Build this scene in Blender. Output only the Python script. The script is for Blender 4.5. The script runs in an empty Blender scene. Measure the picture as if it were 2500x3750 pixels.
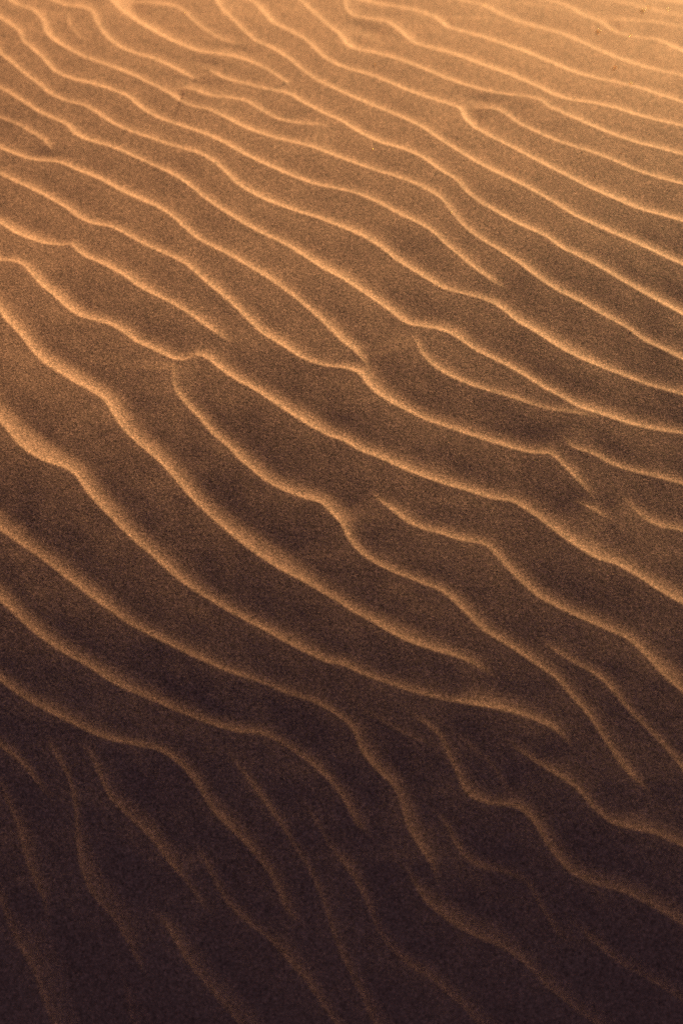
import bpy, math, random
import numpy as np

C = bpy.context.scene.collection
rng = np.random.default_rng(7)
random.seed(7)

# ------------------------------------------------------------------ place
import numpy as np
CAM = (0.0, -1.042, 1.707)
PITCH = 58.6
VFOV = 26.0
AMP = 0.0062
SUN_ELEV = 4.0
SUN_AZ = 32.0                 # degrees to the right of straight ahead (+y)
XT = -0.20

def BASE(x, y):
    """Height of the dune flank without ripples: steep near the camera, flat towards the brow."""
    # slope dz/dy = a + b * logistic; integrated in closed form (softplus)
    s_far, s_near, y0, w = -0.56, 0.385, 0.205, 0.36
    yc = y - y0 + XT * x * (1.6 * np.exp(-((y - 0.30) / 0.32) ** 2) - 0.6)
    def F(t):
        return s_far * t - (s_near - s_far) * w * np.logaddexp(0.0, -t / w)
    z = F(yc) - F(np.zeros_like(yc) - y0)
    return z

STOSS_LEN = 0.078
LEE_LEN = .050
STEP = .0010
SOFT = 0
GRAIN = 0.00003
def HEIGHT(x, y):
    # the ripples die down towards the steeper foot of the flank
    t = np.clip((y + 0.46) / 0.60, 0, 1)
    return 0.44 + 0.56 * t * t * (3 - 2 * t) + 0.55 * np.clip((y - 0.05) / 0.4, 0, 1)

SAND = (0.42, 0.19, 0.14)
BUMP = 0.5
SKY_STRENGTH = 0.037
SKY_AIR = 1.0
SKY_DUST = 5.0
SKY_OZONE = 1.5
SUN_STRENGTH = 5.0
SUN_ANGLE = 22.0
SUN_COLOR = (1.0, 0.895, 0.40)
FOCUS = 2.04
FSTOP = 3.6
EXPOSURE = 1.58
SKY_TINT = (1.0, 0.82, 1.0)


# ripple crests on the dune: (size, height, start, end, [(x, y) in metres ...])
# start / end: x = runs on past the view, f = fades out, n = meets another crest, m = merges slowly
CRESTS = [
(1,1,'x','x',[[-0.3799,0.7535],[-0.3658,0.7371],[-0.3448,0.7235],[-0.3318,0.703],[-0.3273,0.6827],[-0.3171,0.6652],[-0.2986,0.6459],[-0.2756,0.627],[-0.2509,0.6124],[-0.2262,0.5957],[-0.2016,0.5772],[-0.1931,0.5702],[-0.1808,0.558],[-0.1697,0.5459],[-0.1578,0.5366],[-0.1414,0.5304],[-0.1225,0.5163],[-0.0991,0.4965],[-0.0716,0.4805],[-0.0376,0.4663],[-0.0152,0.4527],[0.0022,0.4412],[0.0265,0.426],[0.0549,0.4109],[0.0808,0.3928],[0.0977,0.3755],[0.1079,0.3556],[0.117,0.3378],[0.1302,0.3204],[0.1487,0.3033],[0.1689,0.2836],[0.1888,0.2617],[0.2088,0.2446],[0.2287,0.2307],[0.2485,0.2156],[0.2681,0.2008],[0.2834,0.1856],[0.301,0.1739],[0.32,0.1611]]),
(1,0.9,'f','f',[[-0.1803,0.5692],[-0.1665,0.5727],[-0.1546,0.5664],[-0.1403,0.5561],[-0.1193,0.5517],[-0.1007,0.5453],[-0.0841,0.529],[-0.0655,0.5128],[-0.0426,0.5044],[-0.0199,0.5018],[-0.0041,0.5025]]),
(1,1,'f','x',[[-0.1465,0.6157],[-0.1388,0.6015],[-0.1254,0.5888],[-0.1017,0.578],[-0.0806,0.5674],[-0.0596,0.5608],[-0.0432,0.5441],[-0.0224,0.5255],[0.0,0.507],[0.018,0.4871],[0.0381,0.4693],[0.0624,0.4555],[0.082,0.4401],[0.097,0.4217],[0.114,0.4043],[0.1221,0.388],[0.1344,0.371],[0.151,0.3543],[0.1715,0.3363],[0.1982,0.3172],[0.2122,0.3019],[0.2424,0.2802],[0.2721,0.2549],[0.3014,0.2312],[0.3244,0.2142]]),
(1,1,'x','f',[[-0.3792,0.7063],[-0.3668,0.693],[-0.3543,0.6777],[-0.3488,0.6604],[-0.3363,0.6435],[-0.3226,0.6248],[-0.3087,0.6023],[-0.2887,0.5881],[-0.2645,0.5779],[-0.2426,0.5657],[-0.2256,0.5536],[-0.2104,0.5339],[-0.191,0.5162],[-0.1674,0.5023],[-0.1441,0.4885],[-0.1208,0.4711],[-0.0977,0.4502],[-0.0704,0.4296],[-0.048,0.4147],[-0.0259,0.4018],[0.0,0.3923],[0.0174,0.3849],[0.0391,0.3692],[0.0583,0.3523],[0.0752,0.3391],[0.0898,0.3246],[0.1021,0.3074],[0.1144,0.2921],[0.1265,0.2772],[0.1427,0.2611],[0.1579,0.2495]]),
(1,1,'x','x',[[-0.3709,0.6349],[-0.3573,0.6186],[-0.3411,0.5984],[-0.3252,0.5805],[-0.3094,0.5609],[-0.2921,0.549],[-0.273,0.541],[-0.2557,0.5254],[-0.2408,0.51],[-0.2192,0.4946],[-0.1957,0.4809],[-0.1723,0.4674],[-0.1493,0.4557],[-0.1331,0.4426],[-0.119,0.4244],[-0.1073,0.4066],[-0.0915,0.3906],[-0.0692,0.3747],[-0.0473,0.3624],[-0.0255,0.3518],[0.0,0.3366],[0.0214,0.3218],[0.0383,0.306],[0.0529,0.2891],[0.0675,0.2755],[0.084,0.2607],[0.0983,0.2491],[0.1149,0.2432],[0.1354,0.2359],[0.1496,0.2261],[0.1654,0.2083],[0.1813,0.1962],[0.2049,0.1756],[0.2246,0.1627],[0.2443,0.1525],[0.2641,0.1436],[0.2837,0.1336],[0.3167,0.1212]]),
(1,1,'x','x',[[-0.364,0.5732],[-0.3512,0.5615],[-0.3357,0.5461],[-0.3179,0.5288],[-0.3008,0.5172],[-0.286,0.5058],[-0.2781,0.4927],[-0.2635,0.4813],[-0.24,0.4697],[-0.2165,0.4545],[-0.193,0.4377],[-0.1698,0.4193],[-0.1535,0.4032],[-0.1395,0.3857],[-0.1235,0.3684],[-0.1055,0.3514],[-0.0834,0.333],[-0.0573,0.3149],[-0.0357,0.2958],[-0.0186,0.2789],[0.0,0.2647],[0.0126,0.2534],[0.0313,0.2361],[0.0457,0.2219],[0.06,0.2075],[0.0723,0.2031],[0.0887,0.1997],[0.105,0.1921],[0.123,0.1761],[0.143,0.1631],[0.1588,0.1523],[0.1765,0.1388],[0.1882,0.1288],[0.2019,0.1201],[0.2175,0.109],[0.2312,0.1029],[0.2469,0.0969],[0.2645,0.0896],[0.2841,0.0841],[0.3133,0.0789]]),
(1,0.9,'x','m',[[-0.3585,0.5224],[-0.3438,0.5129],[-0.3289,0.5015],[-0.314,0.4884],[-0.3037,0.4755],[-0.2958,0.4628],[-0.2884,0.4501]]),
(1,1,'x','f',[[-0.3531,0.4719],[-0.3386,0.4625],[-0.3219,0.4531],[-0.3058,0.449],[-0.2874,0.4448],[-0.2708,0.4337],[-0.2521,0.4226],[-0.2356,0.4099],[-0.2191,0.3956],[-0.2007,0.383],[-0.1825,0.3706],[-0.1687,0.3569],[-0.1571,0.3419],[-0.1433,0.3254],[-0.1256,0.3107],[-0.108,0.2978],[-0.0885,0.2821],[-0.069,0.2653],[-0.0498,0.246],[-0.0329,0.2273],[-0.0182,0.209],[0.0,0.185],[0.0103,0.1756],[0.0184,0.1651],[0.0241,0.1565]]),
(1,1,'x','f',[[-0.3486,0.4298],[-0.3341,0.419],[-0.3151,0.4062],[-0.296,0.3919],[-0.277,0.376],[-0.2625,0.3606],[-0.2465,0.3501],[-0.2287,0.3445],[-0.2127,0.3326],[-0.1945,0.3177],[-0.1745,0.3045],[-0.1546,0.29],[-0.1411,0.2745],[-0.1278,0.2593],[-0.1126,0.2429],[-0.0995,0.2269],[-0.0866,0.2099],[-0.0738,0.1947],[-0.0529,0.1775],[-0.0405,0.1668],[-0.0261,0.1588],[-0.0118,0.1541],[0.0,0.153],[0.0153,0.147],[0.0223,0.1355],[0.0303,0.1254],[0.0444,0.1142],[0.0603,0.1043],[0.0802,0.0933],[0.1001,0.0849],[0.1198,0.0765],[0.1395,0.0693],[0.1592,0.0623],[0.1749,0.058],[0.1898,0.0571],[0.1983,0.0482],[0.2094,0.0343],[0.2187,0.0229],[0.2288,0.0097]]),
(1,0.75,'f','f',[[0.2065,0.016],[0.211,0.0081],[0.2196,0.0031],[0.2347,-0.0065],[0.2442,-0.0121]]),
(1,1,'x','f',[[-0.3407,0.3555],[-0.3262,0.3418],[-0.3099,0.3314],[-0.2918,0.3227],[-0.2743,0.3195],[-0.2657,0.3202],[-0.2607,0.312],[-0.2491,0.3006],[-0.2312,0.2892],[-0.2132,0.2749],[-0.1952,0.2579],[-0.1777,0.2457],[-0.1603,0.2338],[-0.143,0.2192],[-0.1257,0.2035],[-0.1088,0.191],[-0.1004,0.1868]]),
(1,1,'x','x',[[-0.3346,0.2988],[-0.3238,0.2978],[-0.3127,0.2934],[-0.3029,0.2806],[-0.2907,0.2634],[-0.2766,0.248],[-0.265,0.2345],[-0.2515,0.2226],[-0.2343,0.2151],[-0.2193,0.2091],[-0.2063,0.1991],[-0.1953,0.1885],[-0.1783,0.1787],[-0.1593,0.1672],[-0.1469,0.165],[-0.1358,0.1702],[-0.1265,0.1669],[-0.1159,0.1555],[-0.0991,0.1411],[-0.0826,0.1296],[-0.0641,0.1144],[-0.0458,0.0995],[-0.0276,0.0861],[-0.0096,0.0753],[0.0,0.0717],[0.0159,0.061],[0.0337,0.0528],[0.0554,0.0412],[0.0731,0.0331],[0.0926,0.0251],[0.1102,0.0194],[0.1277,0.013],[0.1414,0.0092],[0.1531,0.0074],[0.1626,0.0013],[0.1759,-0.0092],[0.1946,-0.0265],[0.2133,-0.0418],[0.2283,-0.0516],[0.2416,-0.0552],[0.2565,-0.0645],[0.2694,-0.0741],[0.2841,-0.0848],[0.3002,-0.0953]]),
(1,0.95,'f','x',[[0.0256,0.0182],[0.0353,0.0069],[0.047,-0.0043],[0.0586,-0.0143],[0.0721,-0.0209],[0.0876,-0.0253],[0.105,-0.0319],[0.1243,-0.0352],[0.1338,-0.0428],[0.1431,-0.0547],[0.1542,-0.0686],[0.1653,-0.0803],[0.1764,-0.0898],[0.1876,-0.0961],[0.2026,-0.1045],[0.2193,-0.1128],[0.2342,-0.1201],[0.2472,-0.1263],[0.2562,-0.1345],[0.2668,-0.1467],[0.2773,-0.1608],[0.2844,-0.1685],[0.2947,-0.1779]]),
(1,1,'x','f',[[-0.3273,0.2285],[-0.3199,0.2167],[-0.3057,0.1992],[-0.2913,0.1773],[-0.2799,0.1635],[-0.2646,0.1513],[-0.2474,0.1381],[-0.2325,0.1289],[-0.2197,0.1174],[-0.2107,0.1011],[-0.1997,0.0838],[-0.1849,0.0681],[-0.1703,0.0539],[-0.1579,0.0399],[-0.1454,0.0238],[-0.1351,0.0102],[-0.1209,-0.0044],[-0.1069,-0.0187],[-0.091,-0.0334],[-0.0712,-0.0495],[-0.0517,-0.063],[-0.0323,-0.074],[-0.0131,-0.0862],[0.0,-0.0946],[0.0115,-0.1029],[0.0267,-0.1112],[0.0457,-0.1235],[0.0646,-0.1327],[0.0835,-0.1389],[0.1023,-0.145],[0.1173,-0.1521],[0.1321,-0.1621]]),
(1,0.9,'f','x',[[0.1962,0.086],[0.2017,0.0765],[0.211,0.0646],[0.2285,0.0576],[0.2419,0.0483],[0.2573,0.0413],[0.2767,0.0355],[0.296,0.0298],[0.3091,0.0252]]),
(1,0.85,'f','x',[[0.2498,0.016],[0.2553,0.0104],[0.2625,0.0002],[0.2735,-0.011],[0.2848,-0.0176],[0.2982,-0.0203],[0.3054,-0.0232]]),
(1,0.95,'m','f',[[0.0637,0.2097],[0.0665,0.201],[0.0691,0.1865],[0.0757,0.1686],[0.0856,0.1556],[0.0976,0.1454],[0.1156,0.1352],[0.1335,0.1277],[0.1535,0.1202],[0.1713,0.1128],[0.1895,0.1059],[0.2074,0.1025],[0.2273,0.0986],[0.2412,0.0957]]),
(1,1,'x','f',[[-0.3337,0.7555],[-0.3202,0.7437],[-0.3047,0.7345],[-0.2899,0.7326],[-0.2779,0.721],[-0.2726,0.7022],[-0.2607,0.675],[-0.2472,0.6552],[-0.2294,0.64],[-0.2049,0.6272],[-0.1826,0.6101],[-0.1679,0.5974],[-0.1475,0.5877]]),
(1,0.7,'n','f',[[-0.3048,0.7311],[-0.3048,0.7107],[-0.295,0.6833],[-0.2838,0.6657],[-0.2712,0.6584]]),
(1,1,'x','n',[[-0.2751,0.7581],[-0.2624,0.7536],[-0.251,0.7341],[-0.2348,0.7128],[-0.2138,0.6897],[-0.1908,0.6671],[-0.1708,0.6516],[-0.1536,0.6406],[-0.1345,0.6363],[-0.1153,0.6297],[-0.096,0.6187],[-0.0768,0.6012],[-0.06,0.5818],[-0.0505,0.5698]]),
(1,0.85,'f','f',[[-0.233,0.7533],[-0.213,0.7481],[-0.1932,0.7438],[-0.1778,0.7319],[-0.167,0.7125],[-0.1512,0.6888],[-0.1336,0.6704],[-0.1165,0.6614],[-0.0974,0.6607]]),
(1,1,'x','x',[[-0.1452,0.7641],[-0.1366,0.7385],[-0.1234,0.7139],[-0.1104,0.6898],[-0.0952,0.6664],[-0.0756,0.6481],[-0.0586,0.6277],[-0.0417,0.6032],[-0.0228,0.5814],[0.0,0.5619],[0.0207,0.5448],[0.0456,0.5258],[0.068,0.5071],[0.0856,0.49],[0.0986,0.473],[0.1179,0.4517],[0.137,0.431],[0.158,0.4108],[0.181,0.3911],[0.2056,0.3688],[0.2258,0.3483],[0.2461,0.3328],[0.2765,0.3124],[0.3065,0.2912],[0.33,0.2765]]),
(1,1,'x','x',[[-0.1156,0.7656],[-0.1005,0.7557],[-0.09,0.7327],[-0.077,0.7054],[-0.0573,0.6862],[-0.0402,0.6673],[-0.0304,0.6485],[-0.0184,0.6278],[0.0,0.6111],[0.0234,0.5985],[0.0465,0.5828],[0.0693,0.5629],[0.0919,0.5475],[0.1143,0.5344],[0.1228,0.5279],[0.1259,0.5114],[0.1353,0.4931],[0.1524,0.475],[0.1736,0.4553],[0.1903,0.4382],[0.2089,0.4196],[0.2295,0.4015],[0.25,0.3839],[0.2704,0.3685],[0.2907,0.3551],[0.3113,0.3451],[0.3354,0.3337]]),
(1,0.95,'f','x',[[0.1325,0.5306],[0.1551,0.5271],[0.1683,0.5184],[0.1807,0.4997],[0.1977,0.4833],[0.2187,0.4652],[0.2399,0.4512],[0.2609,0.4376],[0.2815,0.4225],[0.302,0.4078],[0.3409,0.3879]]),
(1,1,'x','x',[[-0.0515,0.7688],[-0.0413,0.7478],[-0.0288,0.7247],[-0.0165,0.7022],[-0.0055,0.685],[0.0012,0.6656],[0.0119,0.6499],[0.0356,0.6397],[0.0614,0.6258],[0.0868,0.6072],[0.1117,0.5866],[0.1388,0.5683],[0.1613,0.5569],[0.1839,0.5499],[0.2062,0.5408],[0.2164,0.5255],[0.2376,0.5062],[0.2585,0.4873],[0.2794,0.4709],[0.3002,0.4567],[0.3213,0.4466],[0.346,0.4348]]),
(1,0.7,'f','f',[[0.0168,0.6806],[0.0264,0.6783],[0.0407,0.6663],[0.0561,0.6592]]),
(1,1,'x','x',[[0.0037,0.7717],[0.003,0.7471],[0.0122,0.7263],[0.0316,0.7165],[0.0486,0.7119],[0.0604,0.6968],[0.0697,0.6792],[0.0812,0.662],[0.1023,0.65],[0.1255,0.6356],[0.146,0.6189],[0.1685,0.6022],[0.1907,0.5835],[0.2081,0.5673],[0.223,0.5513],[0.2404,0.54],[0.2626,0.5329],[0.2843,0.5216],[0.3161,0.5018],[0.3518,0.4843]]),
(1,1,'x','x',[[0.005,0.7718],[0.0223,0.7644],[0.0444,0.7545],[0.0689,0.7474],[0.0931,0.7349],[0.1061,0.7219],[0.1164,0.7036],[0.1352,0.6911],[0.1563,0.6786],[0.1792,0.6611],[0.2019,0.6436],[0.224,0.6238],[0.2457,0.6019],[0.2677,0.5873],[0.2897,0.5753],[0.3115,0.5633],[0.3328,0.5491],[0.3575,0.5306]]),
(1,0.6,'n','f',[[0.1087,0.7263],[0.1321,0.7283],[0.1565,0.7266],[0.183,0.721]]),
(1,1,'x','x',[[0.1219,0.7783],[0.1389,0.7677],[0.1582,0.7573],[0.1768,0.7385],[0.1952,0.7199],[0.2137,0.7068],[0.237,0.6939],[0.2592,0.673],[0.2809,0.6496],[0.3025,0.6291],[0.3284,0.6089],[0.3651,0.5888]]),
(1,0.7,'x','f',[[0.1594,0.7804],[0.1887,0.7705],[0.2228,0.7607],[0.247,0.7533],[0.2632,0.7408]]),
(1,1,'x','x',[[0.2121,0.7836],[0.2388,0.7734],[0.2575,0.7597],[0.2705,0.74],[0.2885,0.7236],[0.3008,0.7014],[0.3208,0.6853],[0.3464,0.6777],[0.3631,0.6588],[0.3731,0.6481]]),
(1,0.85,'f','x',[[0.2914,0.7283],[0.309,0.7319],[0.3307,0.7282],[0.3547,0.7234],[0.3818,0.71]]),
(1,0.95,'x','x',[[0.2928,0.7887],[0.3142,0.7778],[0.3379,0.7671],[0.3611,0.7534],[0.3864,0.7427]]),
(1,0.6,'f','f',[[0.2925,0.7616],[0.3121,0.7597],[0.3286,0.7516],[0.3477,0.7455]]),
(1,0.9,'x','x',[[0.3511,0.7925],[0.3917,0.7802]]),
(0.9,1,'n','f',[[-0.1561,0.1699],[-0.1575,0.1598],[-0.1579,0.1467],[-0.1556,0.1311],[-0.1448,0.1146],[-0.1322,0.0984],[-0.1196,0.0813],[-0.1052,0.0669],[-0.0929,0.0516],[-0.0807,0.0399],[-0.0667,0.0273],[-0.0508,0.0182],[-0.033,0.0102],[-0.0192,0.0057],[-0.0114,-0.0032],[-0.0035,-0.0121],[0.0,-0.0176],[0.0058,-0.0308],[0.0155,-0.0438],[0.0271,-0.0535],[0.0425,-0.0621],[0.0597,-0.0695],[0.0769,-0.077],[0.0884,-0.0823],[0.0997,-0.0928],[0.1108,-0.1053],[0.122,-0.1176],[0.1369,-0.1279],[0.1518,-0.1381],[0.1724,-0.1535],[0.187,-0.1656],[0.1977,-0.1799],[0.2119,-0.1976],[0.2292,-0.2267],[0.243,-0.2477],[0.2588,-0.2628]]),
(0.9,0.9,'f','x',[[0.1716,-0.1252],[0.1859,-0.1383],[0.2006,-0.1484],[0.2156,-0.1577],[0.2283,-0.1682],[0.2459,-0.192],[0.267,-0.2154],[0.2826,-0.2347],[0.2904,-0.2461]]),
(1,1,'x','f',[[-0.3146,0.0938],[-0.3055,0.0815],[-0.2944,0.067],[-0.2817,0.0563],[-0.2672,0.0485],[-0.253,0.0434],[-0.2416,0.0352],[-0.2319,0.0203],[-0.2213,0.0068],[-0.2109,-0.0044],[-0.1986,-0.0176],[-0.1863,-0.0307],[-0.1742,-0.0415],[-0.1621,-0.0533],[-0.1481,-0.0667],[-0.1284,-0.0818],[-0.1089,-0.0947],[-0.0895,-0.1063],[-0.0702,-0.1174],[-0.051,-0.1288],[-0.0319,-0.139],[-0.0129,-0.1485],[0.0,-0.1511],[0.0212,-0.1612],[0.04,-0.168],[0.0662,-0.1772],[0.0999,-0.1852],[0.1298,-0.1905],[0.1558,-0.1973],[0.1816,-0.2091],[0.1976,-0.2265]]),
(0.8,1,'x','f',[[-0.3056,-0.0209],[-0.2933,-0.0296],[-0.279,-0.0404],[-0.2628,-0.0521],[-0.2466,-0.0659],[-0.2305,-0.0785],[-0.2165,-0.0899],[-0.2026,-0.1002],[-0.1868,-0.1115],[-0.1692,-0.1217],[-0.1518,-0.1308],[-0.1344,-0.1399],[-0.1171,-0.148],[-0.098,-0.157],[-0.0694,-0.1666],[-0.0467,-0.1766],[-0.0241,-0.1845],[-0.0034,-0.1963],[0.0097,-0.2099],[0.0164,-0.2271],[0.0282,-0.2423],[0.043,-0.2574],[0.0502,-0.2724],[0.0555,-0.2927],[0.0663,-0.311],[0.0735,-0.3219]]),
(0.65,0.8,'f','f',[[0.0191,-0.1925],[0.0266,-0.1965],[0.0397,-0.2043],[0.0583,-0.2148],[0.0749,-0.2218]]),
(0.72,0.95,'x','f',[[-0.2964,-0.1634],[-0.2806,-0.1752],[-0.2573,-0.1889],[-0.2303,-0.2025],[-0.2054,-0.2141],[-0.1809,-0.22],[-0.1564,-0.2258],[-0.1392,-0.2373],[-0.1258,-0.2524],[-0.1086,-0.2785],[-0.0898,-0.2969],[-0.0711,-0.317],[-0.0581,-0.3351],[-0.0469,-0.3601]]),
(0.6,0.9,'x','f',[[-0.2931,-0.221],[-0.2756,-0.2344],[-0.2578,-0.255]]),
(0.65,0.95,'f','f',[[-0.2161,-0.2273],[-0.208,-0.2443],[-0.1979,-0.2648],[-0.1787,-0.2834],[-0.1597,-0.3018],[-0.1444,-0.3218],[-0.1293,-0.338],[-0.1162,-0.3559]]),
(0.65,0.95,'f','x',[[-0.117,-0.3166],[-0.1075,-0.3346],[-0.0961,-0.3543],[-0.0777,-0.3704],[-0.0594,-0.3845],[-0.0448,-0.4003],[-0.0302,-0.416],[-0.0158,-0.4367],[-0.005,-0.4517]]),
(0.6,0.85,'f','f',[[-0.2893,-0.2566],[-0.285,-0.2677],[-0.2746,-0.2898],[-0.2658,-0.3189],[-0.2517,-0.3475]]),
(0.65,0.95,'x','x',[[-0.2864,-0.3507],[-0.2802,-0.3649],[-0.2701,-0.386],[-0.2564,-0.4069],[-0.2483,-0.4276],[-0.2384,-0.4495]]),
(0.65,1,'f','x',[[-0.1468,-0.3715],[-0.1392,-0.3838],[-0.1279,-0.4013],[-0.1094,-0.4221],[-0.0911,-0.4428],[-0.0838,-0.451]]),
(0.75,1,'f','x',[[0.0659,-0.2006],[0.0733,-0.2053],[0.0844,-0.2161],[0.0897,-0.2295],[0.0986,-0.2485],[0.1057,-0.2643],[0.124,-0.273],[0.1478,-0.2769],[0.1621,-0.2899],[0.1725,-0.3083],[0.1882,-0.3283],[0.206,-0.3392],[0.2346,-0.3484],[0.2594,-0.3611],[0.2832,-0.3754]]),
(0.6,0.85,'f','f',[[0.0883,-0.2046],[0.0957,-0.2104],[0.1103,-0.224],[0.1284,-0.2412],[0.1408,-0.2619]]),
(0.75,0.95,'f','x',[[0.1493,-0.2261],[0.1566,-0.2319],[0.1765,-0.2453],[0.1981,-0.2605],[0.2121,-0.2774],[0.2263,-0.2897],[0.2407,-0.295],[0.2624,-0.2999],[0.2866,-0.3111]]),
(0.65,0.9,'f','f',[[0.085,-0.2856],[0.0904,-0.2966],[0.101,-0.3149],[0.1154,-0.3259],[0.139,-0.3315],[0.1551,-0.3406],[0.1654,-0.3585],[0.1792,-0.3815]]),
(0.72,1,'f','x',[[0.0552,-0.3289],[0.0605,-0.3397],[0.0694,-0.3541],[0.0891,-0.3701],[0.1106,-0.3826],[0.132,-0.3915],[0.1497,-0.4038],[0.1672,-0.4212],[0.1846,-0.4351],[0.2089,-0.4537]]),
(0.7,0.95,'f','x',[[0.2008,-0.3799],[0.2113,-0.3905],[0.2287,-0.4046],[0.2531,-0.4186],[0.2801,-0.436]]),
(0.6,0.75,'f','x',[[-0.184,-0.4042],[-0.1799,-0.418],[-0.1736,-0.4501]]),
(0.62,0.9,'f','f',[[-0.2501,-0.2195],[-0.244,-0.2308],[-0.2318,-0.2534],[-0.2261,-0.2829],[-0.2227,-0.312],[-0.2176,-0.3301],[-0.2077,-0.348],[-0.1907,-0.3658],[-0.1753,-0.3904],[-0.1677,-0.4043]]),
(0.6,0.85,'f','x',[[-0.0966,-0.2282],[-0.0889,-0.2396],[-0.0718,-0.2621],[-0.0606,-0.277],[-0.0456,-0.2991],[-0.0289,-0.3246],[-0.016,-0.3533],[-0.0051,-0.385],[0.0058,-0.4094],[0.0165,-0.4301],[0.0272,-0.452]]),
(0.62,0.9,'f','x',[[-0.031,-0.2736],[-0.0217,-0.2884],[-0.0106,-0.3067],[0.0058,-0.3285],[0.0186,-0.35],[0.0293,-0.3749],[0.0401,-0.3907],[0.058,-0.4065],[0.0723,-0.4152],[0.0865,-0.4274],[0.1023,-0.4412],[0.1128,-0.4528]]),
(0.8,0.95,'x','f',[[-0.301,-0.0901],[-0.2949,-0.095],[-0.2847,-0.1053],[-0.2705,-0.1183],[-0.2546,-0.1304],[-0.2389,-0.1404],[-0.2213,-0.1504],[-0.1979,-0.1659],[-0.1672,-0.1798],[-0.1367,-0.1935],[-0.1064,-0.2052],[-0.0875,-0.2104],[-0.0707,-0.2116],[-0.0538,-0.219],[-0.0313,-0.2343],[-0.0163,-0.2476],[-0.0015,-0.2645],[0.0114,-0.2886]])
]

# wind-scoured hollows: x, y, half length, half width, depth in metres
HOLLOWS = [(-0.1548, 0.583, 0.022, 0.011, 0.0011), (-0.1162, 0.6479, 0.024, 0.011, 0.0011), (-0.1434, 0.6185, 0.016, 0.008, 0.0007), (0.0233, 0.6995, 0.02, 0.012, 0.0013), (0.0367, 0.6878, 0.02, 0.009, 0.0008), (0.0509, 0.7296, 0.02, 0.01, 0.0007), (0.1507, 0.5436, 0.022, 0.011, 0.0012), (0.3167, 0.7471, 0.02, 0.014, 0.0012), (-0.2845, 0.7478, 0.018, 0.012, 0.0011)]

# part of the sand covered by the surveyed crests (x, y corners in metres)
FOOT = [(-0.386, 0.76), (0.396, 0.804), (0.28, -0.453), (-0.282, -0.448)]

# ------------------------------------------------------------------ noise
def lattice(seed, n=256):
    return np.random.default_rng(seed).random((n, n))

def vnoise(x, y, scale, seed):
    """smooth value noise in -1..1"""
    t = lattice(seed)
    u, v = x / scale, y / scale
    i, j = np.floor(u).astype(int), np.floor(v).astype(int)
    a, b = u - i, v - j
    a = a * a * a * (a * (a * 6 - 15) + 10)
    b = b * b * b * (b * (b * 6 - 15) + 10)
    g = lambda p, q: t[p & 255, q & 255]
    r = (g(i, j) * (1 - a) + g(i + 1, j) * a) * (1 - b) + (g(i, j + 1) * (1 - a) + g(i + 1, j + 1) * a) * b
    return r * 2 - 1

def sstep(a, b, x):
    t = np.clip((x - a) / (b - a), 0, 1)
    return t * t * (3 - 2 * t)

# ------------------------------------------------------------------ ripples
STOSS, LEE = STOSS_LEN, LEE_LEN           # lengths of the gentle and the steep side of a ripple
POW = 4.0

def profile(s):
    """ripple section; s > 0 is the lee side (away from the camera)"""
    r = 0.0003
    u = np.clip((np.sqrt(s * s + r * r) - r) / STOSS, 0, 1.4)
    v = 1 - 0.30 * u - 0.70 * u ** 1.7                        # back rounds over towards the trough
    far = np.sqrt(s * s + r * r) - r
    lip = np.clip(1 - far / 0.008, 0, 1)                      # the sharp lip at the top of the lee side
    far = np.clip(1 - far / LEE, 0, 1)
    near = 0.5 * (v + np.sqrt(v * v + 0.02)) / 1.005
    far = 0.13 * lip ** 2 + 0.87 * far ** 2.3
    return np.where(s > 0, far, near)

def smooth_line(pts, step=0.006):
    P = np.array(pts)
    P = np.vstack([2 * P[0] - P[1], P, 2 * P[-1] - P[-2]])
    out = []
    for k in range(1, len(P) - 2):
        p0, p1, p2, p3 = P[k - 1:k + 3]
        n = max(2, int(np.linalg.norm(p2 - p1) / step))
        t = np.linspace(0, 1, n, endpoint=False)[:, None]
        out.append(0.5 * (2 * p1 + (p2 - p0) * t + (2 * p0 - 5 * p1 + 4 * p2 - p3) * t * t + (3 * p1 - p0 - 3 * p2 + p3) * t ** 3))
    out.append(P[-2][None])
    return np.vstack(out)

MEAN_DIR = np.array([0.86, -0.51])

def extend(P, sign, r, steps=60):
    """carry a crest on past the surveyed area, turning gently to the mean ripple direction"""
    k = 14
    d = (P[0] - P[min(k, len(P) - 1)]) if sign < 0 else (P[-1] - P[-1 - min(k, len(P) - 1)])
    d = d / np.linalg.norm(d)
    m = MEAN_DIR * sign
    q = P[0] if sign < 0 else P[-1]
    a, out = r.random() * 6.28, []
    for i in range(steps):
        w = 0.05
        d = d * (1 - w) + m * w
        d = d / np.linalg.norm(d)
        wob = 0.22 * math.sin(a + i * 0.42)
        dd = np.array([d[0] - wob * d[1], d[1] + wob * d[0]])
        q = q + dd * 0.006
        out.append(q)
    return np.array(out[::-1]) if sign < 0 else np.array(out)

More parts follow.
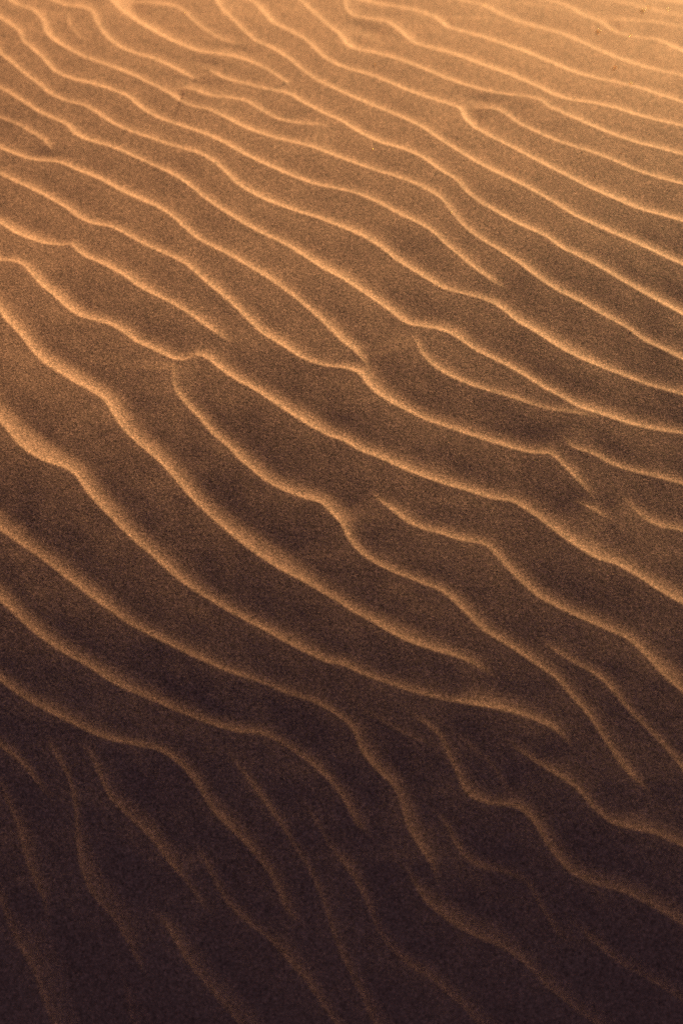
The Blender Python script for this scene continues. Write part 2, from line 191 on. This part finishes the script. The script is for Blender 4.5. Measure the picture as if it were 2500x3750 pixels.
def ripple_field(xs, ys):
    acc = np.zeros((len(ys), len(xs)))
    r = np.random.default_rng(3)
    for size, height, ka, kb, pts in CRESTS:
        P = smooth_line(pts)
        n0 = len(P)
        na = nb = 0
        if ka == 'x':
            e = extend(P, -1, r); P = np.vstack([e, P]); na = len(e)
        if kb == 'x':
            e = extend(P, 1, r); P = np.vstack([P, e]); nb = len(e)
        tail = 4 if size > 0.85 else 7
        if ka == 'f':
            P = np.vstack([extend(P, -1, r, tail), P])
        if kb == 'f':
            P = np.vstack([P, extend(P, 1, r, tail)])
        seg = np.linalg.norm(np.diff(P, axis=0), axis=1)
        arc = np.concatenate([[0], np.cumsum(seg)])
        tot = arc[-1]
        fade = {'x': 0.10, 'f': 0.055, 'n': 0.015, 'm': 0.032}
        st = height * sstep(0, fade[ka], arc) * sstep(0, fade[kb], tot - arc)
        # crests are never quite level along their length
        st = st * (1 + 0.10 * vnoise(P[:, 0] + height, P[:, 1], 0.045, 21))
        m = 1.38 * STOSS * size + 0.004
        x0, x1 = np.searchsorted(xs, [P[:, 0].min() - m, P[:, 0].max() + m])
        y0, y1 = np.searchsorted(ys, [P[:, 1].min() - m, P[:, 1].max() + m])
        if x1 - x0 < 2 or y1 - y0 < 2:
            continue
        D = np.full((y1 - y0, x1 - x0), 1e9); S = np.zeros_like(D); G = np.ones_like(D)
        XS, YS = xs[x0:x1], ys[y0:y1]
        for k in range(len(P) - 1):
            a, b = P[k], P[k + 1]
            i0, i1 = np.searchsorted(XS, [min(a[0], b[0]) - m, max(a[0], b[0]) + m])
            j0, j1 = np.searchsorted(YS, [min(a[1], b[1]) - m, max(a[1], b[1]) + m])
            if i1 <= i0 or j1 <= j0:
                continue
            X = XS[None, i0:i1] - a[0]; Y = YS[j0:j1, None] - a[1]
            e = b - a; L = e @ e + 1e-12
            t = np.clip((X * e[0] + Y * e[1]) / L, 0, 1)
            dx, dy = X - t * e[0], Y - t * e[1]
            d = dx * dx + dy * dy
            sub = D[j0:j1, i0:i1]
            hit = d < sub
            sub[hit] = d[hit]
            S[j0:j1, i0:i1][hit] = (st[k] + (st[k + 1] - st[k]) * t)[hit]
            G[j0:j1, i0:i1][hit] = np.where(e[0] * Y - e[1] * X > 0, 1.0, -1.0)[hit]
        s = np.sqrt(D) * G
        acc[y0:y1, x0:x1] += (np.clip(profile(np.where(s > 0, s / (size if size > 0.85 else size * 1.15), s / size)), 0, 1) * S * size) ** POW
    return acc ** (1 / POW)

def generic_ripples(X, Y):
    """ripples of the same size and run for the sand outside the surveyed part"""
    n = np.array([-MEAN_DIR[1], MEAN_DIR[0]])
    lam = 0.080
    u = X * n[0] + Y * n[1] + 0.035 * vnoise(X, Y, 0.23, 5) + 0.012 * vnoise(X, Y, 0.09, 6)
    ph = u / lam
    fr = ph - np.floor(ph)
    s = np.where(fr < 0.72, fr / 0.72, (1 - fr) / 0.28)
    s = s * s * (3 - 2 * s)
    return s * (0.85 + 0.25 * vnoise(X, Y, 0.16, 9))

# ------------------------------------------------------------------ ground
def axis(lo, hi, step, lo_far, hi_far, grow):
    core = list(np.arange(lo, hi, step))
    s, v, up = step, core[-1], []
    while v < hi_far:
        s = min(s * grow, 60); v += s; up.append(v)
    s, v, dn = step, core[0], []
    while v > lo_far:
        s = min(s * grow, 60); v -= s; dn.append(v)
    return np.array(dn[::-1] + core + up)

def soften(H, k):
    for _ in range(k):
        H[1:-1] = 0.25 * H[:-2] + 0.5 * H[1:-1] + 0.25 * H[2:]
        H[:, 1:-1] = 0.25 * H[:, :-2] + 0.5 * H[:, 1:-1] + 0.25 * H[:, 2:]
    return H

def build_ground(mat):
    xs = axis(-0.56, 0.56, STEP, -900, 900, 1.022)
    ys = axis(-0.62, 1.06, STEP, -900, 1600, 1.022)
    X, Y = np.meshgrid(xs, ys)
    # dune flank, its hollow and the low swells that carry on to the horizon
    Yl = np.clip(Y, -1.9, 1.6)
    Xl = np.clip(X, -4, 4)
    Z = BASE(Xl, Yl)
    far = Y - 1.6
    Z = Z + np.where(far > 0, -0.05 * 6 * (1 - np.exp(-np.clip(far, 0, None) / 6)), 0)
    rad = np.sqrt(X * X + Y * Y)
    Z = Z + sstep(6, 60, rad) * (1.2 * vnoise(X, Y, 37, 11) - 1.2) + sstep(60, 400, rad) * 5 * (vnoise(X, Y, 210, 12) - 1)
    # ripples
    core = ripple_field(xs, ys)
    ya, yb = FOOT[2][1], FOOT[0][1]
    half = np.interp(Y, [ya, yb], [FOOT[2][0], FOOT[1][0]])
    out = np.maximum(np.maximum(np.abs(X) - half, ya - Y), Y - yb)
    mask = sstep(0.05, 0.20, out)
    fade = 1 - sstep(3, 9, rad)
    R = core * (1 - mask) + generic_ripples(X, Y) * mask * fade
    lo = (np.abs(xs) < 0.9).nonzero()[0]; lr = (np.abs(ys - 0.2) < 1.3).nonzero()[0]
    sub = R[lr[0]:lr[-1], lo[0]:lo[-1]].copy()
    R[lr[0]:lr[-1], lo[0]:lo[-1]] = soften(sub, SOFT)
    near = 1 - sstep(0.5, 2.0, rad)
    low = 0.0004 * vnoise(X, Y, 0.055, 14) + 0.0012 * vnoise(X, Y, 0.17, 15) + 0.00015 * vnoise(X, Y, 0.018, 16)
    Z = Z + AMP * R * HEIGHT(X, Y) + low * near
    # small wind-scoured hollows beside the crest forks
    for hx, hy, lx, ly, dep in HOLLOWS:
        Z = Z - dep * np.exp(-((X - hx) / lx) ** 2 - ((Y - hy - 0.25 * (hx - X)) / ly) ** 2)
    # single grains standing proud of the surface
    Z = Z + rng.normal(0, GRAIN, Z.shape) * near
    ny, nx = Z.shape
    co = np.stack([X, Y, Z], -1).reshape(-1, 3).astype(np.float32)
    idx = np.arange(ny * nx, dtype=np.int32).reshape(ny, nx)
    quads = np.stack([idx[:-1, :-1], idx[:-1, 1:], idx[1:, 1:], idx[1:, :-1]], -1).reshape(-1, 4)
    me = bpy.data.meshes.new('sand_ground')
    me.vertices.add(len(co)); me.vertices.foreach_set('co', co.ravel())
    me.loops.add(quads.size); me.loops.foreach_set('vertex_index', quads.ravel())
    me.polygons.add(len(quads))
    me.polygons.foreach_set('loop_start', np.arange(0, quads.size, 4, dtype=np.int32))
    me.polygons.foreach_set('use_smooth', np.ones(len(quads), dtype=bool))
    me.update(calc_edges=True)
    me.materials.append(mat)
    o = bpy.data.objects.new('ground', me); C.objects.link(o)
    o['kind'] = 'structure'
    o['label'] = 'wind rippled golden brown sand on the flank of a dune'
    return xs, ys, Z

# ------------------------------------------------------------------ materials
def node(nt, kind, **kw):
    n = nt.nodes.new(kind)
    for k, v in kw.items():
        setattr(n, k, v)
    return n

def sand_material():
    m = bpy.data.materials.new('sand'); m.use_nodes = True
    nt = m.node_tree; b = nt.nodes['Principled BSDF']
    tc = node(nt, 'ShaderNodeTexCoord')
    def noise(scale, detail, rough=0.6):
        n = node(nt, 'ShaderNodeTexNoise'); n.inputs['Scale'].default_value = scale
        n.inputs['Detail'].default_value = detail; n.inputs['Roughness'].default_value = rough
        nt.links.new(tc.outputs['Object'], n.inputs['Vector']); return n
    # single grains: mostly honey quartz, some pale, some dark
    cell = node(nt, 'ShaderNodeTexVoronoi', feature='F1'); cell.inputs['Scale'].default_value = 1000
    nt.links.new(tc.outputs['Object'], cell.inputs['Vector'])
    sep = node(nt, 'ShaderNodeSeparateColor'); nt.links.new(cell.outputs['Color'], sep.inputs['Color'])
    ramp = node(nt, 'ShaderNodeValToRGB'); ramp.color_ramp.interpolation = 'LINEAR'
    e = ramp.color_ramp.elements
    e[0].position, e[0].color = 0.0, (*[c * 0.34 for c in SAND], 1)
    e[1].position, e[1].color = 1.0, (*[min(1, c * 1.9) for c in SAND], 1)
    k = e.new(0.30); k.color = (*[c * 0.78 for c in SAND], 1)
    k = e.new(0.80); k.color = (*[c * 1.18 for c in SAND], 1)
    nt.links.new(sep.outputs['Red'], ramp.inputs['Fac'])
    # heavy and pale minerals sorted by the wind: slow tint change
    tint = noise(14, 3)
    mix = node(nt, 'ShaderNodeMix', data_type='RGBA', blend_type='MULTIPLY')
    mix.inputs['Factor'].default_value = 1.0
    r2 = node(nt, 'ShaderNodeValToRGB')
    r2.color_ramp.elements[0].position, r2.color_ramp.elements[0].color = 0.3, (0.92, 0.90, 0.90, 1)
    r2.color_ramp.elements[1].position, r2.color_ramp.elements[1].color = 0.7, (1.06, 1.06, 1.04, 1)
    nt.links.new(tint.outputs['Fac'], r2.inputs['Fac'])
    nt.links.new(ramp.outputs['Color'], mix.inputs['A']); nt.links.new(r2.outputs['Color'], mix.inputs['B'])
    nt.links.new(mix.outputs['Result'], b.inputs['Base Color'])
    b.inputs['Roughness'].default_value = 0.75
    b.inputs['Specular IOR Level'].default_value = 0.15
    bump = node(nt, 'ShaderNodeBump'); bump.inputs['Strength'].default_value = BUMP
    bump.inputs['Distance'].default_value = 0.001
    g2 = noise(1500, 2, 0.7)
    nt.links.new(g2.outputs['Fac'], bump.inputs['Height'])
    nt.links.new(bump.outputs['Normal'], b.inputs['Normal'])
    return m

def quartz_material():
    m = bpy.data.materials.new('quartz_grain'); m.use_nodes = True
    nt = m.node_tree; nt.nodes.remove(nt.nodes['Principled BSDF'])
    out = nt.nodes['Material Output']
    d = node(nt, 'ShaderNodeBsdfDiffuse'); d.inputs['Color'].default_value = (0.90, 0.58, 0.20, 1)
    t = node(nt, 'ShaderNodeBsdfGlass'); t.inputs['IOR'].default_value = 1.45; t.inputs['Roughness'].default_value = 0.22
    g = node(nt, 'ShaderNodeBsdfGlossy'); g.inputs['Roughness'].default_value = 0.35; g.inputs['Color'].default_value = (0.95, 0.70, 0.32, 1)
    tc = node(nt, 'ShaderNodeTexCoord'); n = node(nt, 'ShaderNodeTexNoise'); n.inputs['Scale'].default_value = 2.0
    nt.links.new(tc.outputs['Object'], n.inputs['Vector'])
    hue = node(nt, 'ShaderNodeValToRGB')                        # clear honey quartz with cloudy patches
    hue.color_ramp.elements[0].color = (1.0, 0.72, 0.30, 1); hue.color_ramp.elements[1].color = (1.0, 0.88, 0.58, 1)
    nt.links.new(n.outputs['Fac'], hue.inputs['Fac']); nt.links.new(hue.outputs['Color'], t.inputs['Color'])
    a = node(nt, 'ShaderNodeMixShader'); a.inputs['Fac'].default_value = 0.8
    nt.links.new(d.outputs[0], a.inputs[1]); nt.links.new(t.outputs[0], a.inputs[2])
    b = node(nt, 'ShaderNodeMixShader'); b.inputs['Fac'].default_value = 0.12
    nt.links.new(a.outputs[0], b.inputs[1]); nt.links.new(g.outputs[0], b.inputs[2])
    nt.links.new(b.outputs[0], out.inputs['Surface'])
    return m

# ------------------------------------------------------------------ build
xs, ys, Z = build_ground(sand_material())

def height_at(x, y):
    i = np.clip(np.searchsorted(xs, x), 1, len(xs) - 1); j = np.clip(np.searchsorted(ys, y), 1, len(ys) - 1)
    return float(np.max(Z[j - 1:j + 1, i - 1:i + 1]))

import bmesh
quartz = quartz_material()
def grain_mesh(seed):
    r = random.Random(seed)
    bm = bmesh.new()
    bmesh.ops.create_icosphere(bm, subdivisions=2, radius=1.0)
    cuts = []
    for _ in range(7):                         # crushed-crystal facets
        z = r.uniform(-1, 1); a = r.uniform(0, 6.283); q = math.sqrt(1 - z * z)
        cuts.append(((q * math.cos(a), q * math.sin(a), z), r.uniform(0.55, 0.85)))
    for v in bm.verts:
        for n, d in cuts:
            k = v.co.x * n[0] + v.co.y * n[1] + v.co.z * n[2] - d
            if k > 0:
                v.co.x -= n[0] * k; v.co.y -= n[1] * k; v.co.z -= n[2] * k
        v.co.z *= 0.8 + 0.1 * r.random()
    me = bpy.data.meshes.new('sand_grain'); bm.to_mesh(me); bm.free()
    me.materials.append(quartz)
    return me
GRAINS = [
(0.3416, 0.7558, 2.0, 'largest golden grain glinting on the sand near the top right corner'),
(0.35, 0.7671, 1.4, 'pale amber grain just up and right of the largest golden grain'),
(0.372, 0.7635, 0.8, 'small amber grain close to the right edge at the very top of the sand'),
(0.3477, 0.789, 0.9, 'faint amber grain at the upper border above the largest golden grain'),
(0.2851, 0.6991, 1.8, 'second largest golden grain glinting left of the crest fork near the top right'),
(0.3012, 0.7041, 0.9, 'faint amber grain on a crest right of the second largest golden grain'),
(0.3199, 0.6891, 1.5, 'amber grain on the crest below the small fork of ripples at top right'),
(0.2941, 0.6119, 1.6, 'round golden grain alone in the pale trough below the top right fork'),
(0.3075, 0.5759, 1.4, 'golden grain resting on the third wide crest below the top right corner'),
(0.2118, 0.7001, 0.9, 'pale grain alone in the bright trough near the top, right of centre'),
(0.162, 0.7625, 0.8, 'small amber grain on a crest at the top, right of centre'),
(0.0362, 0.6169, 0.9, 'small pale grain in the trough beneath the short hooked crest at top centre'),
(0.0322, 0.4583, 0.62, 'amber grain in the upper middle just below a long winding crest'),
(0.177, 0.4199, 0.56, 'amber grain in the trough between two parallel crests at upper right'),
(0.2835, 0.4423, 0.56, 'pale grain in the trough near the right edge in the upper third'),
(0.1405, 0.4882, 0.62, 'golden grain on the crest just below the forked junction at upper right'),
(0.1205, 0.4605, 0.5, 'small golden grain on the crest left of the forked junction at upper right'),
(0.1084, 0.3542, 0.62, 'bright yellow grain on the bend of a crest right of centre in the upper third'),
(0.1184, 0.4045, 0.5, 'amber grain on a crest above the bright yellow grain on the bend'),
(0.2551, 0.4089, 0.5, 'tiny pale grain in a shaded trough near the right edge'),
(0.157, 0.3715, 0.5, 'faint amber grain in the brown trough right of the bright yellow grain'),
(0.0951, 0.2527, 0.56, 'golden grain on a crest left of the tapering crest tip right of centre'),
(0.2289, 0.2314, 0.5, 'golden grain on a crest in the right third above the middle'),
(0.2732, 0.1963, 0.56, 'golden grain on the crest nearest the right edge above the middle'),
(0.2246, 0.3483, 0.5, 'amber grain on a long straight crest at right in the upper third'),
(-0.1746, 0.7274, 0.9, 'amber grain on the short upper crest at top left'),
(-0.0892, 0.4323, 0.56, 'pale grain in a trough left of centre in the upper third'),
(-0.1765, 0.3568, 0.5, 'amber grain in the trough at left above the middle'),
(-0.0576, 0.2574, 0.37, 'tiny golden grain on a crest left of centre above the middle'),
(-0.3059, 0.204, 0.43, 'bright golden grain by the left edge, lowest of the glinting grains at left'),
(-0.3388, 0.4246, 0.5, 'small golden grain on a crest at the left edge in the upper third'),
(0.1754, 0.0507, 0.31, 'yellow grain just below the kinked end of the crest right of centre'),
(0.1648, 0.0629, 0.31, 'yellow grain on the crest just before its kinked end'),
(0.1438, 0.0535, 0.25, 'tiny yellow grain in the dark trough left of the kinked crest end'),
(0.1587, 0.1188, 0.34, 'golden grain on the short curved crest between two long ones at right'),
(0.0772, 0.1037, 0.31, 'golden grain on the long crest at the middle of the sand')
]
shapes = [grain_mesh(s) for s in range(6)]
for k, (x, y, size, label) in enumerate(GRAINS):
    o = bpy.data.objects.new('sand_grain', shapes[k % 6]); C.objects.link(o)
    r = size * 0.001
    o.scale = (r, r * random.uniform(0.75, 1), r * random.uniform(0.8, 1.1))
    o.location = (x, y, height_at(x, y) + r * 0.6)
    o.rotation_euler = (random.uniform(-0.3, 0.3), random.uniform(-0.3, 0.3), random.uniform(0, 6.28))
    o['label'] = label; o['category'] = 'sand grain'; o['group'] = 'glinting grains on the sand'

# ------------------------------------------------------------------ light
w = bpy.data.worlds.new('World'); bpy.context.scene.world = w; w.use_nodes = True
nt = w.node_tree; bg = nt.nodes['Background']
sky = nt.nodes.new('ShaderNodeTexSky'); sky.sky_type = 'NISHITA'; sky.sun_disc = False
sky.sun_elevation = math.radians(SUN_ELEV); sky.sun_rotation = math.radians(SUN_AZ)
sky.air_density, sky.dust_density, sky.ozone_density = SKY_AIR, SKY_DUST, SKY_OZONE
air = nt.nodes.new('ShaderNodeMix'); air.data_type = 'RGBA'; air.blend_type = 'MULTIPLY'
air.inputs['Factor'].default_value = 1.0; air.inputs['B'].default_value = (*SKY_TINT, 1)
nt.links.new(sky.outputs['Color'], air.inputs['A']); nt.links.new(air.outputs['Result'], bg.inputs['Color']); bg.inputs['Strength'].default_value = SKY_STRENGTH

L = bpy.data.lights.new('sun', 'SUN'); L.energy = SUN_STRENGTH; L.angle = math.radians(SUN_ANGLE); L.color = SUN_COLOR
so = bpy.data.objects.new('sun', L); C.objects.link(so)
el, az = math.radians(SUN_ELEV), math.radians(SUN_AZ)
from mathutils import Vector
to_sun = Vector((math.sin(az) * math.cos(el), math.cos(az) * math.cos(el), math.sin(el)))
so.rotation_euler = to_sun.to_track_quat('Z', 'Y').to_euler()
so.location = to_sun * 8

# ------------------------------------------------------------------ camera
cam = bpy.data.cameras.new('camera'); co = bpy.data.objects.new('camera', cam); C.objects.link(co)
co.location = CAM; co.rotation_euler = (math.radians(90 - PITCH), 0, 0)
cam.sensor_fit = 'VERTICAL'; cam.sensor_height = 36; cam.sensor_width = 24
cam.lens = 18 / math.tan(math.radians(VFOV) / 2)
cam.clip_start, cam.clip_end = 0.05, 4000
cam.dof.use_dof = True; cam.dof.focus_distance = FOCUS; cam.dof.aperture_fstop = FSTOP
S = bpy.context.scene
S.camera = co
S.render.engine = 'CYCLES'
S.view_settings.view_transform = 'Standard'; S.view_settings.look = 'None'
S.view_settings.gamma = 1; S.view_settings.exposure = EXPOSURE
S.cycles.use_denoising = False
